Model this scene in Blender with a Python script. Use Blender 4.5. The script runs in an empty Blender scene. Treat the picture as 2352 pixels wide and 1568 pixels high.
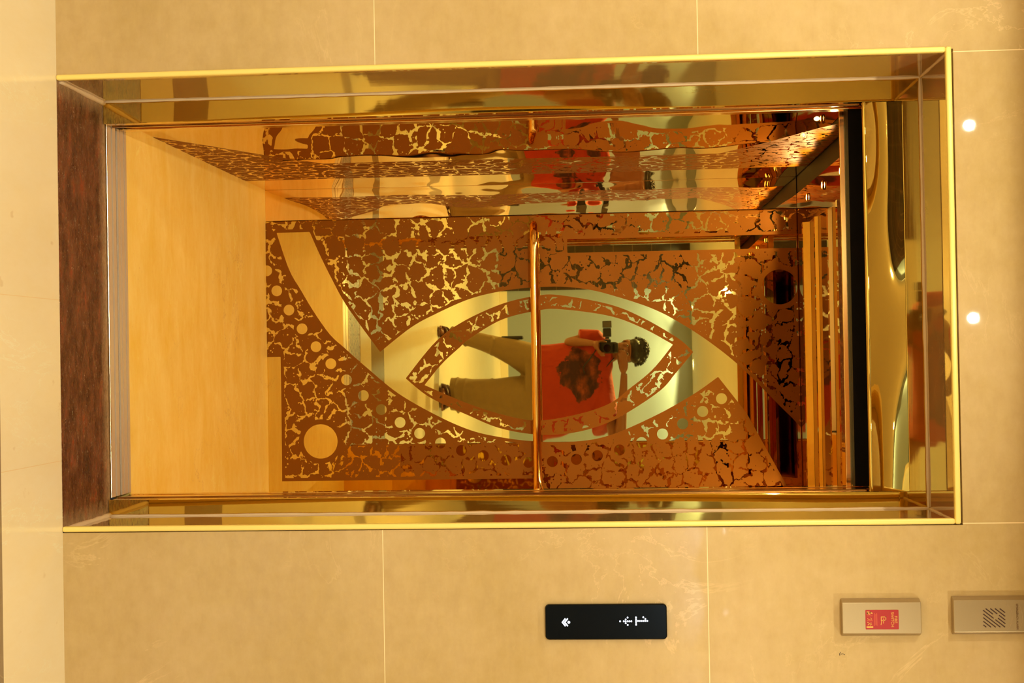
import bpy, bmesh, math, random
import numpy as np
from mathutils import Vector, Matrix
random.seed(7)
S = bpy.context.scene
COL = S.collection
PI = math.pi

# ------------------------------------------------------------------ camera
CAM_Y, CAM_Z = -3.4869, 1.40
cam_data = bpy.data.cameras.new('view_camera')
cam_data.sensor_width = 36.0
cam_data.lens = 3200.0 / 2352.0 * 36.0
cam_data.clip_start = 0.002
cam = bpy.data.objects.new('view_camera', cam_data)
COL.objects.link(cam)
A = ((0.01745137, -0.99978852, 0.01087978),
     (0.06827460, -0.00966444, -0.99761976),
     (0.99751392, 0.01815265, 0.06809151))
M4 = Matrix([(*A[0], 0.0), (*A[1], CAM_Y), (*A[2], CAM_Z), (0, 0, 0, 1)])
cam.matrix_world = M4
S.camera = cam

# ------------------------------------------------------------------ world, exposure
w = bpy.data.worlds.new('world'); S.world = w; w.use_nodes = True
w.node_tree.nodes['Background'].inputs[0].default_value = (1.0, 0.86, 0.66, 1)
w.node_tree.nodes['Background'].inputs[1].default_value = 0.02
S.view_settings.view_transform = 'Standard'
S.view_settings.look = 'None'
S.view_settings.gamma = 1.0
S.view_settings.use_curve_mapping = False
S.view_settings.exposure = 0.15
cy = S.cycles
cy.use_denoising = True
cy.max_bounces = 13; cy.glossy_bounces = 12; cy.diffuse_bounces = 4
cy.sample_clamp_indirect = 6.0
cy.blur_glossy = 0.3
cy.caustics_reflective = True

# lamp settings: (x, y, strength) of every ceiling downlight of the hall
HALL_Z = 2.50
WARM = (1.0, 0.95, 0.70)
HALL_LAMPS = [(-1.35, -0.71, 8.5), (-0.66, -0.71, 8.5), (-0.09, -0.71, 8.5), (1.18, -0.71, 8.5),
              (-1.6, -2.6, 40), (1.7, -2.6, 40), (-0.62, -4.75, 340), (-1.52, -5.4, 65), (0.93, -5.4, 65),
              (-2.1, -7.6, 12)]
WASH_LAMPS = [(-0.62, -10.08, 60), (0.20, -10.08, 60), (1.72, -10.08, 60), (2.5, -10.08, 60)]
CAR_LAMPS = [(-0.585, 0.72), (-0.585, 1.10), (-0.585, 1.48), (-0.585, 1.86),
             (0.632, 0.72), (0.632, 1.10), (0.632, 1.48), (0.632, 1.86)]

# ------------------------------------------------------------------ helpers
def tag(o, label=None, cat=None, group=None, kind=None):
    if label: o['label'] = label
    if cat: o['category'] = cat
    if group: o['group'] = group
    if kind: o['kind'] = kind
    return o

def empty(name, loc, label, cat, group=None):
    o = bpy.data.objects.new(name, None); COL.objects.link(o)
    o.location = loc; o.empty_display_size = 0.1
    tag(o, label, cat, group)
    return o

def link(name, me, mat=None, parent=None, smooth=False):
    o = bpy.data.objects.new(name, me); COL.objects.link(o)
    if mat is not None:
        for m in (mat if isinstance(mat, (list, tuple)) else [mat]): me.materials.append(m)
    if parent is not None:
        o.parent = parent
        # meshes are written in world coordinates; keep them there
        if parent.parent is None:
            o.matrix_parent_inverse = Matrix.Translation(-Vector(parent.location))
    if smooth:
        for p in me.polygons: p.use_smooth = True
    return o

def bm_obj(name, bm, mat, parent=None, smooth=False, bevel=0, segs=2):
    bmesh.ops.recalc_face_normals(bm, faces=bm.faces)
    me = bpy.data.meshes.new(name); bm.to_mesh(me); bm.free()
    o = link(name, me, mat, parent, smooth)
    if bevel:
        b = o.modifiers.new('bevel', 'BEVEL'); b.width = bevel; b.segments = segs
        b.limit_method = 'ANGLE'; b.angle_limit = math.radians(40)
        b.harden_normals = False
    return o

def add_box(bm, x0, x1, y0, y1, z0, z1):
    vs = [bm.verts.new((x, y, z)) for x in (x0, x1) for y in (y0, y1) for z in (z0, z1)]
    for f in ((0, 1, 3, 2), (4, 6, 7, 5), (0, 4, 5, 1), (2, 3, 7, 6), (0, 2, 6, 4), (1, 5, 7, 3)):
        bm.faces.new([vs[i] for i in f])
    return vs

def box(name, mat, x0, x1, y0, y1, z0, z1, parent=None, bevel=0, segs=2):
    bm = bmesh.new(); add_box(bm, x0, x1, y0, y1, z0, z1)
    return bm_obj(name, bm, mat, parent, bevel=bevel, segs=segs)

def frame_axes(d):
    d = Vector(d).normalized()
    up = Vector((0, 0, 1)) if abs(d.z) < 0.9 else Vector((1, 0, 0))
    u = d.cross(up).normalized(); v = d.cross(u).normalized()
    return d, u, v

def add_tube(bm, pts, rads, n=16, caps=True, ell=1.0):
    pts = [Vector(p) for p in pts]
    if not isinstance(rads, (list, tuple)): rads = [rads] * len(pts)
    rings = []
    uref = None
    for i, p in enumerate(pts):
        d = (pts[min(i + 1, len(pts) - 1)] - pts[max(i - 1, 0)])
        d, u, v = frame_axes(d)
        if uref is not None:
            u = (uref - d * uref.dot(d)).normalized(); v = d.cross(u)
        uref = u
        rings.append([bm.verts.new(p + (u * math.cos(a) + v * math.sin(a) * ell) * rads[i])
                      for a in [2 * PI * k / n for k in range(n)]])
    for a, b in zip(rings, rings[1:]):
        for k in range(n):
            bm.faces.new((a[k], a[(k + 1) % n], b[(k + 1) % n], b[k]))
    if caps:
        bm.faces.new(rings[0][::-1]); bm.faces.new(rings[-1])
    return rings

def add_loft(bm, rings, n=24):
    """rings: (cx, cy, cz, rx, ry[, tilt_x, tilt_y]) horizontal ellipses joined upward"""
    rs = []
    for r in rings:
        cx, cyy, cz, rx, ry = r[:5]
        tx, ty = (r[5], r[6]) if len(r) > 5 else (0, 0)
        row = []
        for k in range(n):
            a = 2 * PI * k / n
            c, s = math.cos(a), math.sin(a)
            c = math.copysign(abs(c) ** 0.85, c); s = math.copysign(abs(s) ** 0.85, s)
            row.append(bm.verts.new((cx + rx * c, cyy + ry * s, cz + tx * rx * c + ty * ry * s)))
        rs.append(row)
    for a, b in zip(rs, rs[1:]):
        for k in range(n):
            bm.faces.new((a[k], a[(k + 1) % n], b[(k + 1) % n], b[k]))
    bm.faces.new(rs[0][::-1]); bm.faces.new(rs[-1])

def add_ball(bm, c, r, sub=3):
    rr = r if isinstance(r, (tuple, list)) else (r, r, r)
    m = Matrix.Translation(c) @ Matrix.Diagonal((*rr, 1))
    bmesh.ops.create_icosphere(bm, subdivisions=sub, radius=1.0, matrix=m)

def remesh(o, voxel, smooth=4, fac=0.5):
    m = o.modifiers.new('remesh', 'REMESH'); m.mode = 'VOXEL'; m.voxel_size = voxel
    m.use_smooth_shade = True
    s = o.modifiers.new('smooth', 'SMOOTH'); s.iterations = smooth; s.factor = fac
    return o

# ------------------------------------------------------------------ node helpers
class NT:
    def __init__(self, name):
        self.m = bpy.data.materials.new(name); self.m.use_nodes = True
        self.t = self.m.node_tree; self.t.nodes.clear()
        self.out = self.t.nodes.new('ShaderNodeOutputMaterial')
    def n(self, typ, **kw):
        nd = self.t.nodes.new(typ)
        for k, v in kw.items(): setattr(nd, k, v)
        return nd
    def put(self, sock, v):
        if v is None: return
        if isinstance(v, bpy.types.NodeSocket): self.t.links.new(v, sock)
        elif hasattr(sock, 'default_value'):
            if isinstance(v, (tuple, list)) and len(v) == 3 and sock.type == 'RGBA': v = (*v, 1)
            sock.default_value = v
    def math(self, op, a, b=None, c=None, clamp=False):
        nd = self.n('ShaderNodeMath', operation=op); nd.use_clamp = clamp
        self.put(nd.inputs[0], a)
        if b is not None: self.put(nd.inputs[1], b)
        if c is not None: self.put(nd.inputs[2], c)
        return nd.outputs[0]
    def mix(self, f, a, b, mode='MIX'):
        nd = self.n('ShaderNodeMix', data_type='RGBA', blend_type=mode)
        self.put(nd.inputs[0], f); self.put(nd.inputs[6], a); self.put(nd.inputs[7], b)
        return nd.outputs[2]
    def ramp(self, f, stops):
        nd = self.n('ShaderNodeValToRGB'); r = nd.color_ramp
        while len(r.elements) < len(stops): r.elements.new(0.5)
        for e, (p, c) in zip(r.elements, stops):
            e.position = p; e.color = (*c, 1) if len(c) == 3 else c
        self.put(nd.inputs[0], f); return nd.outputs[0]
    def noise(self, scale, detail=4, rough=0.5, vec=None, dist=0.0):
        nd = self.n('ShaderNodeTexNoise'); self.put(nd.inputs['Scale'], scale)
        self.put(nd.inputs['Detail'], detail); self.put(nd.inputs['Roughness'], rough)
        self.put(nd.inputs['Distortion'], dist)
        if vec is not None: self.put(nd.inputs['Vector'], vec)
        return nd
    def pos(self, scale=None, loc=None):
        g = self.n('ShaderNodeTexCoord').outputs['Object']
        if scale is None and loc is None: return g
        mp = self.n('ShaderNodeMapping'); self.put(mp.inputs[0], g)
        if scale: mp.inputs['Scale'].default_value = scale
        if loc: mp.inputs['Location'].default_value = loc
        return mp.outputs[0]
    def xyz(self, v):
        s = self.n('ShaderNodeSeparateXYZ'); self.put(s.inputs[0], v); return s.outputs
    def bsdf(self, color, rough=0.5, metal=0.0, coat=0.0, coat_rough=0.03, normal=None, spec=None, emis=None, estr=0.0, ior=None):
        b = self.n('ShaderNodeBsdfPrincipled')
        self.put(b.inputs['Base Color'], color); self.put(b.inputs['Roughness'], rough)
        self.put(b.inputs['Metallic'], metal); self.put(b.inputs['Coat Weight'], coat)
        self.put(b.inputs['Coat Roughness'], coat_rough)
        if spec is not None: self.put(b.inputs['Specular IOR Level'], spec)
        if ior is not None: self.put(b.inputs['IOR'], ior)
        if normal is not None: self.put(b.inputs['Normal'], normal)
        if emis is not None:
            self.put(b.inputs['Emission Color'], emis); self.put(b.inputs['Emission Strength'], estr)
        return b.outputs[0]
    def bump(self, h, strength=0.2, dist=0.01):
        b = self.n('ShaderNodeBump'); self.put(b.inputs['Height'], h)
        b.inputs['Strength'].default_value = strength; b.inputs['Distance'].default_value = dist
        return b.outputs[0]
    def done(self, sh):
        self.t.links.new(sh, self.out.inputs[0]); return self.m

def simple(name, color, rough=0.5, metal=0.0, coat=0.0, var=0.08, scale=30, spec=None):
    t = NT(name)
    nz = t.noise(scale, 3).outputs[0]
    c = t.mix(nz, tuple(x * (1 - var) for x in color), tuple(min(1, x * (1 + var)) for x in color))
    return t.done(t.bsdf(c, rough, metal, coat, spec=spec))

def emissive(name, color, strength):
    t = NT(name)
    return t.done(t.bsdf((0.02, 0.02, 0.02), 0.4, emis=(*color, 1), estr=strength))

def marble(name, lo, hi, vein=(0.62, 0.42, 0.20), rough=0.10, joints=None, coat=0.0, patch=1.6, streak=None, spec=0.5):
    t = NT(name)
    p = t.pos(streak) if streak else t.pos()
    big = t.noise(patch, 5, 0.55, p, 0.4).outputs[0]
    fine = t.noise(26, 6, 0.65, p).outputs[0]
    f = t.math('ADD', t.math('MULTIPLY', big, 0.72), t.math('MULTIPLY', fine, 0.28))
    c = t.ramp(f, [(0.30, lo), (0.70, hi)])
    # pale hair veins
    wv = t.noise(2.6, 8, 0.62, p, 0.8).outputs[0]
    v = t.math('ABSOLUTE', t.math('SUBTRACT', wv, 0.5))
    v = t.math('SUBTRACT', 1.0, t.math('MULTIPLY', v, 130.0), clamp=True)
    gate = t.ramp(t.noise(1.7, 2, 0.5, p).outputs[0], [(0.48, (0, 0, 0)), (0.62, (1, 1, 1))])
    c = t.mix(t.math('MULTIPLY', t.math('MULTIPLY', v, gate), 0.55), c, tuple(min(1, q * 1.25) for q in hi))
    # brown cracks
    wv2 = t.noise(1.3, 9, 0.66, t.pos((1, 1, 1), (4.3, 1.7, 2.2)), 0.5).outputs[0]
    v2 = t.math('ABSOLUTE', t.math('SUBTRACT', wv2, 0.53))
    v2 = t.math('SUBTRACT', 1.0, t.math('MULTIPLY', v2, 260.0), clamp=True)
    g2 = t.ramp(t.noise(2.3, 2, 0.5, t.pos((1, 1, 1), (9, 3, 1))).outputs[0], [(0.55, (0, 0, 0)), (0.66, (1, 1, 1))])
    c = t.mix(t.math('MULTIPLY', t.math('MULTIPLY', v2, g2), 0.70), c, vein)
    # specks
    sp = t.ramp(t.noise(140, 2, 0.5).outputs[0], [(0.70, (0, 0, 0)), (0.76, (1, 1, 1))])
    c = t.mix(t.math('MULTIPLY', sp, 0.40), c, vein)
    gr = t.noise(75, 4, 0.7).outputs[0]
    c = t.mix(0.28, c, t.ramp(gr, [(0.3, (0.40,) * 3), (0.7, (0.60,) * 3)]), 'OVERLAY')
    if joints:
        X, Y, Z = t.xyz(t.pos())
        ax = {'x': X, 'y': Y, 'z': Z}
        tot = None
        for (a, val, wd, cond) in joints:
            d = t.math('ABSOLUTE', t.math('SUBTRACT', ax[a], val))
            m = t.math('LESS_THAN', d, wd)
            if cond:
                m = t.math('MULTIPLY', m, t.math('GREATER_THAN' if cond[1] == '>' else 'LESS_THAN', ax[cond[0]], cond[2]))
            tot = m if tot is None else t.math('MAXIMUM', tot, m)
        c = t.mix(tot, c, joints_color)
    bmp = t.bump(t.noise(3.0, 2, 0.5).outputs[0], 0.03, 0.01)
    return t.done(t.bsdf(c, rough, 0, coat, normal=bmp, spec=spec))

joints_color = (0.93, 0.72, 0.42)

# ------------------------------------------------------------------ materials
WALL_LO, WALL_HI = (0.490, 0.335, 0.125), (0.64, 0.46, 0.245)
m_wall = marble('wall_marble', WALL_LO, WALL_HI, rough=0.03, spec=0.40,
                joints=[('z', 0.8266, 0.0011, None), ('z', 1.6386, 0.0011, None),
                        ('x', -0.731, 0.0012, ('z', '>', 2.25)), ('x', 0.4275, 0.0012, ('z', '>', 2.25))])
m_side = marble('side_wall_marble', WALL_LO, WALL_HI, rough=0.08,
                joints=[('z', 0.8266, 0.0015, None), ('z', 1.6386, 0.0015, None), ('y', -1.2, 0.0015, None), ('y', -3.2, 0.0015, None)])
m_reveal = marble('reveal_marble', (0.38, 0.22, 0.08), (0.48, 0.30, 0.12), rough=0.035, coat=0.7, spec=0.9)
m_floor = marble('floor_marble', (0.93, 0.79, 0.52), (0.99, 0.87, 0.63), vein=(0.72, 0.50, 0.25), rough=0.13,
                 patch=2.2, streak=(2.2, 0.7, 1),
                 joints=[('x', -0.1655, 0.0010, None), ('x', 0.2465, 0.0010, None), ('x', -0.98, 0.001, None), ('x', 1.05, 0.001, None),
                         ('y', -0.95, 0.0010, None), ('y', -2.2, 0.001, None), ('y', -3.4, 0.001, None), ('y', -4.6, 0.001, None), ('y', -5.8, 0.001, None), ('y', -7.0, 0.001, None), ('y', -8.2, 0.001, None)])
m_floor_joint_fix = None
m_strip = marble('grey_brown_marble', (0.28, 0.20, 0.12), (0.38, 0.28, 0.17), rough=0.12)
m_carfloor = marble('car_floor_marble', (0.90, 0.58, 0.10), (0.98, 0.74, 0.26), vein=(0.70, 0.40, 0.15), rough=0.60,
                    patch=4.0, streak=(1.0, 2.4, 1), spec=0.08)
m_ceiling = simple('ceiling_paint', (0.55, 0.50, 0.40), 0.7, var=0.03)
m_grey = simple('grey_wall_paint', (0.27, 0.315, 0.36), 0.55, var=0.03, scale=3)
m_trimstone = simple('yellow_edge_trim', (0.98, 0.76, 0.22), 0.35, var=0.04, scale=60, coat=0.2)
m_grout = simple('grout', (0.74, 0.56, 0.36), 0.9, var=0.12, scale=120)
m_black = simple('black_metal', (0.005, 0.004, 0.003), 0.5, var=0.2, spec=0.1)
m_steel = simple('brushed_steel', (0.86, 0.72, 0.56), 0.30, 0.45, var=0.1, scale=50)
m_steel_shaded = simple('shaded_groove_metal', (0.16, 0.12, 0.10), 0.5, 0.8, var=0.2)  # darker copy of the sill steel: groove shade put into the colour
m_skirt = simple('cream_skirting', (0.86, 0.74, 0.52), 0.25, var=0.05)

def dark_cladding():
    t = NT('dark_cladding_marble')
    X, Y, Z = t.xyz(t.pos())
    fr = t.math('FRACT', t.math('MULTIPLY', X, 5.0))
    c = t.ramp(t.noise(4, 5).outputs[0], [(0.3, (0.02, 0.014, 0.006)), (0.8, (0.07, 0.028, 0.012))])
    c = t.mix(t.math('LESS_THAN', t.math('FRACT', t.math('MULTIPLY', Z, 4.0)), 0.012), c, (0.25, 0.16, 0.08))
    c = t.mix(t.math('LESS_THAN', fr, 0.015), c, (0.12, 0.07, 0.03))
    return t.done(t.bsdf(c, 0.15))
m_dark = dark_cladding()

def granite():
    t = NT('brown_granite')
    p = t.pos((1.0, 2.2, 1.0))
    a = t.noise(9, 7, 0.7, p).outputs[0]
    c = t.ramp(a, [(0.30, (0.025, 0.006, 0.004)), (0.46, (0.10, 0.026, 0.011)), (0.56, (0.17, 0.055, 0.025)), (0.70, (0.34, 0.05, 0.015))])
    sp = t.n('ShaderNodeTexVoronoi'); t.put(sp.inputs['Vector'], t.pos((1.6, 1.0, 1.0))); t.put(sp.inputs['Scale'], 170.0)
    m = t.math('LESS_THAN', sp.outputs['Distance'], 0.34)
    g = t.ramp(t.noise(40, 3, 0.6).outputs[0], [(0.55, (0, 0, 0)), (0.72, (1, 1, 1))])
    c = t.mix(t.math('MULTIPLY', m, g), c, (0.85, 0.62, 0.42))
    # cement dust left along the edges
    X, Y, Z = t.xyz(t.pos())
    e = t.math('MINIMUM', t.math('SUBTRACT', X, -0.737), t.math('SUBTRACT', 0.431, X))
    e = t.math('MINIMUM', e, t.math('SUBTRACT', 0.345, Y))
    e = t.math('ADD', e, t.math('MULTIPLY', t.math('SUBTRACT', t.noise(22, 6, 0.7).outputs[0], 0.5), -0.075))
    d = t.ramp(e, [(0.0, (1, 1, 1)), (0.055, (0, 0, 0))])
    c = t.mix(t.math('MULTIPLY', d, 0.72), c, (0.50, 0.33, 0.18))
    rg = t.ramp(t.noise(60, 4).outputs[0], [(0.4, (0.18,) * 3), (0.7, (0.5,) * 3)])
    b = t.bump(t.noise(180, 4, 0.7).outputs[0], 0.35, 0.002)
    return t.done(t.bsdf(c, rg, normal=b))
m_granite = granite()

def gold_mirror(name, color, rough=0.02, wave=0.0, wscale=2.0, aniso=(1, 1, 1)):
    t = NT(name)
    nb = None
    if wave: nb = t.bump(t.noise(wscale, 1, 0.4, t.pos(aniso)).outputs[0], 1.0, wave)
    return t.done(t.bsdf(color, rough, 1.0, normal=nb))
GOLD = (0.80, 0.54, 0.16)
m_gold = gold_mirror('gold_mirror_metal', GOLD, 0.02)
m_gold_frame = gold_mirror('gold_frame_metal', (0.70, 0.48, 0.09), 0.025, 0.02, 1.5, (1, 1, 0.6))
m_gold_wave = gold_mirror('gold_wavy_metal', (0.68, 0.46, 0.10), 0.02, 0.030, 1.5, (1.2, 1, 2))
m_gold_ceiling = gold_mirror('amber_ceiling_metal', (0.26, 0.085, 0.02), 0.03, 0.002, 2.0)
m_gold_edge = gold_mirror('gold_edge_metal', (0.85, 0.60, 0.22), 0.12)
m_gold_dark = gold_mirror('dark_gold_metal', (0.42, 0.20, 0.05), 0.15)
m_rail = gold_mirror('handrail_gold_metal', (0.95, 0.60, 0.16), 0.07)

def etched(name, tint, etch_col, metal=0.45, wave=0.0):
    """mirror with a frosted drawing: attribute 'clear' > 0 inside the frosted part (metres to its edge)"""
    t = NT(name)
    at = t.n('ShaderNodeAttribute', attribute_name='clear'); sd = at.outputs['Fac']
    bd = t.n('ShaderNodeAttribute', attribute_name='border').outputs['Fac']
    uv = t.n('ShaderNodeAttribute', attribute_name='flat').outputs['Vector']
    w1 = t.noise(17, 2, 0.5, uv).outputs['Color']
    vm = t.n('ShaderNodeVectorMath', operation='MULTIPLY_ADD')
    t.put(vm.inputs[0], w1); vm.inputs[1].default_value = (0.075, 0.075, 0.0)
    t.put(vm.inputs[2], uv)
    w2 = t.noise(70, 2, 0.6, uv).outputs['Color']
    vm2 = t.n('ShaderNodeVectorMath', operation='MULTIPLY_ADD')
    t.put(vm2.inputs[0], w2); vm2.inputs[1].default_value = (0.016, 0.016, 0.0)
    t.put(vm2.inputs[2], vm.outputs[0])
    vo = t.n('ShaderNodeTexVoronoi', feature='DISTANCE_TO_EDGE', voronoi_dimensions='2D')
    t.put(vo.inputs['Vector'], vm2.outputs[0]); t.put(vo.inputs['Scale'], 15.5)
    wid = t.math('SUBTRACT', t.noise(30, 3, 0.6, uv).outputs[0], 0.39)
    crack = t.math('LESS_THAN', vo.outputs['Distance'], t.math('MULTIPLY', wid, 0.54))
    vo2 = t.n('ShaderNodeTexVoronoi', voronoi_dimensions='2D')
    t.put(vo2.inputs['Vector'], uv); t.put(vo2.inputs['Scale'], 48.0)
    dot = t.math('LESS_THAN', vo2.outputs['Distance'], t.math('MULTIPLY', t.math('SUBTRACT', t.noise(21, 1, 0.5, uv).outputs[0], 0.52), 1.0))
    crack = t.math('MAXIMUM', crack, dot)
    zone = t.math('GREATER_THAN', sd, bd)
    cl = t.math('MAXIMUM', t.math('MULTIPLY', crack, zone), t.math('LESS_THAN', sd, 0.0))
    nb = t.bump(t.noise(1.8, 1, 0.4, t.pos((0.6, 1, 2.2))).outputs[0], 1.0, wave) if wave else None
    mirror = t.bsdf(tint, 0.012, 1.0, normal=nb)
    fr = t.bsdf(etch_col, 0.5, metal, spec=0.15)
    mx = t.n('ShaderNodeMixShader'); t.put(mx.inputs[0], cl)
    t.t.links.new(fr, mx.inputs[1]); t.t.links.new(mirror, mx.inputs[2])
    return t.done(mx.outputs[0])
m_etched = etched('etched_gold_mirror', (0.78, 0.61, 0.17), (0.245, 0.078, 0.0006), 0.32, 0.0)
m_etched_side = etched('etched_side_mirror', (0.84, 0.58, 0.15), (0.27, 0.085, 0.001), 0.32, 0.007)

# ------------------------------------------------------------------ lamps
def spot(name, x, y, z, power, color, angle=150, blend=0.7, size=0.04, aim=None, parent=None):
    ld = bpy.data.lights.new(name, 'SPOT'); ld.energy = power; ld.color = color
    ld.spot_size = math.radians(angle); ld.spot_blend = blend; ld.shadow_soft_size = size
    o = bpy.data.objects.new(name, ld); COL.objects.link(o)
    if parent is not None: o.parent = parent; o.location = (x - parent.location.x, y - parent.location.y, z - parent.location.z)
    else: o.location = (x, y, z)
    if aim is not None:
        o.rotation_euler = (Vector(aim) - Vector((x, y, z))).to_track_quat('-Z', 'Y').to_euler()
    return o
m_lampglow = emissive('downlight_glow', (1.0, 0.92, 0.80), 30)
m_lampcool = emissive('downlight_glow_cool', (0.92, 0.97, 1.0), 60)
m_ring = simple('white_lamp_ring', (0.85, 0.82, 0.75), 0.35)
def downlight(x, y, z, power, color, label, group, r=0.045, glow=None, angle=150, aim=None, parent=None, name='ceiling_downlight'):
    if parent is None: root = empty(name, (x, y, z), label, 'ceiling light', group)
    else: root = parent
    bm = bmesh.new()
    n = 28; r0, r1 = r, r * 1.35
    top = [bm.verts.new((x + r1 * math.cos(2 * PI * k / n), y + r1 * math.sin(2 * PI * k / n), z)) for k in range(n)]
    b1 = [bm.verts.new((x + r1 * math.cos(2 * PI * k / n), y + r1 * math.sin(2 * PI * k / n), z - 0.005)) for k in range(n)]
    b0 = [bm.verts.new((x + r0 * math.cos(2 * PI * k / n), y + r0 * math.sin(2 * PI * k / n), z - 0.007)) for k in range(n)]
    b2 = [bm.verts.new((x + r0 * math.cos(2 * PI * k / n), y + r0 * math.sin(2 * PI * k / n), z)) for k in range(n)]
    for a, b in ((top, b1), (b1, b0), (b0, b2), (b2, top)):
        for k in range(n): bm.faces.new((a[k], a[(k + 1) % n], b[(k + 1) % n], b[k]))
    ring = bm_obj('lamp_ring', bm, m_ring if parent is None else m_gold_edge, root)
    bm = bmesh.new()
    bmesh.ops.create_circle(bm, cap_ends=True, segments=n, radius=r0 * 0.98, matrix=Matrix.Translation((x, y, z - 0.003)))
    lens = bm_obj('lamp_lens', bm, glow or m_lampglow, root if parent is None else ring)
    spot('lamp', x, y, z - 0.02, power, color, angle, 0.15, r * 0.8, aim, root)
    return root

# ------------------------------------------------------------------ hall
XL, XR, YB = -2.7, 2.9, -10.40
tag(box('floor', m_floor, XL, XR, YB, 0.0, -0.10, 0.0), kind='structure')
tag(box('trim_1', m_strip, XL, XR, -0.83, -0.36, -0.02, 0.0006), kind='structure')
tag(box('ceiling', m_ceiling, XL, XR, YB, 0.0, HALL_Z, HALL_Z + 0.1), kind='structure')
tag(box('wall_left', m_side, XL - 0.1, XL, YB, 0.0, 0, HALL_Z), kind='structure')
tag(box('wall_right', m_side, XR, XR + 0.1, YB, 0.0, 0, HALL_Z), kind='structure')
tag(box('wall_back', m_grey, -1.02, XR, YB - 0.1, YB, 0, HALL_Z), kind='structure')
tag(box('baseboard_back', m_skirt, -1.02, XR, YB, YB + 0.015, 0, 0.10, bevel=0.003), kind='structure')
o = box('wall_cladding', m_dark, XL, -1.02, YB - 0.1, YB + 0.04, 0, HALL_Z)
tag(o, kind='structure'); o.name = 'trim_2'
# front wall with the lift opening
OX0, OX1, OZ = -0.7385, 0.4315, 2.262
bm = bmesh.new()
add_box(bm, XL, OX0, 0, 0.32, 0, HALL_Z)
add_box(bm, OX1, XR, 0, 0.32, 0, HALL_Z)
add_box(bm, OX0, OX1, 0, 0.32, OZ, HALL_Z)
tag(bm_obj('wall_front', bm, m_wall), kind='structure')

# threshold
o = box('granite_threshold', m_granite, OX0 + 0.001, OX1 - 0.001, 0.0005, 0.345, -0.10, -0.0015)
tag(o, 'dark brown red speckled granite threshold with dusty edges in front of the lift sill', 'threshold')

# surround of the opening: yellow bullnose edge and polished stone lining
sur = empty('lift_opening_surround', (-0.15, 0.0, 0.0), 'pale yellow rounded edge trim and polished marble lining around the lift opening', 'door surround')
def edge_trim(x0, x1, z0, z1):
    bm = bmesh.new(); add_box(bm, x0, x1, -0.006, 0.012, z0, z1)
    return bm_obj('edge_trim', bm, m_trimstone, sur, bevel=0.0052, segs=4)
edge_trim(-0.7442, -0.7300, 0.0, 2.243)
edge_trim(0.4150, 0.4292, 0.0, 2.243)
edge_trim(-0.7442, 0.4292, 2.243, 2.2575)
box('lining', m_reveal, -0.7380, -0.7340, 0.013, 0.326, 0, 2.258, sur)
box('lining', m_reveal, 0.4270, 0.4312, 0.013, 0.326, 0, 2.258, sur)
box('lining', m_reveal, -0.7339, 0.4269, 0.013, 0.326, 2.2545, 2.2615, sur)
# silicone bead where lining meets the gold frame
bm = bmesh.new()
def bead(pts):
    out = []
    for a, b in zip(pts, pts[1:]):
        a = Vector(a); b = Vector(b); n = max(2, int((b - a).length / 0.03))
        for i in range(n): out.append(a.lerp(b, i / n))
    out.append(Vector(pts[-1]))
    return out
pp = bead([(-0.7335, 0.326, 0.0), (-0.7335, 0.326, 2.253), (0.4265, 0.326, 2.253), (0.4265, 0.326, 0.0)])
add_tube(bm, pp, [0.0034 + 0.0016 * random.random() for _ in pp], 8)
bm_obj('sealant_bead', bm, m_grout, sur, smooth=True)
bm = bmesh.new()
for xx in (-0.7325, 0.4255):
    bm = bmesh.new()
    pp = bead([(xx, 0.02, 0.0005), (xx, 0.335, 0.0005)])
    add_tube(bm, pp, [0.006 + 0.003 * random.random() for _ in pp], 8)
    bm_obj('floor_bead', bm, m_grout, sur, smooth=True)

for xx in (-0.7335, 0.4265):
    bm = bmesh.new()
    pp = bead([(xx, 0.014, 2.254), (xx, 0.325, 2.254)])
    add_tube(bm, pp, [0.0025 + 0.0015 * random.random() for _ in pp], 8)
    bm_obj('corner_bead', bm, m_grout, sur, smooth=True)

# gold landing door frame
fr = empty('landing_door_frame', (-0.15, 0.34, 0.0), 'polished gold metal door frame set inside the marble opening, wavy panel over the door', 'door frame')
box('jamb', m_gold_frame, -0.7375, -0.672, 0.331, 0.352, 0.0, 2.262, fr, bevel=0.0015)
box('jamb', m_gold_frame, 0.3810, 0.4310, 0.331, 0.352, 0.0, 2.262, fr, bevel=0.0015)
box('head_panel', m_gold_frame, -0.672, 0.381, 0.331, 0.352, 2.205, 2.262, fr, bevel=0.0015)
# bowed lower head panel
bm = bmesh.new(); nx, nz = 60, 12
g = [[bm.verts.new((-0.671 + 1.051 * i / nx,
                    0.329 + 0.004 * math.sin(PI * j / nz) + 0.0022 * math.sin(7.0 * i / nx + 0.8) * math.sin(PI * j / nz),
                    2.100 + 0.104 * j / nz)) for j in range(nz + 1)] for i in range(nx + 1)]
for i in range(nx):
    for j in range(nz): bm.faces.new((g[i][j], g[i + 1][j], g[i + 1][j + 1], g[i][j + 1]))
bk = [bm.verts.new((x, 0.350, z)) for x, z in ((-0.671, 2.1), (0.38, 2.1), (0.38, 2.204), (-0.671, 2.204))]
bm.faces.new(bk)
bm.faces.new([g[i][0] for i in range(nx, -1, -1)] + [bk[0], bk[1]])
bm_obj('wavy_head_panel', bm, m_gold_wave, fr, smooth=True)

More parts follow.
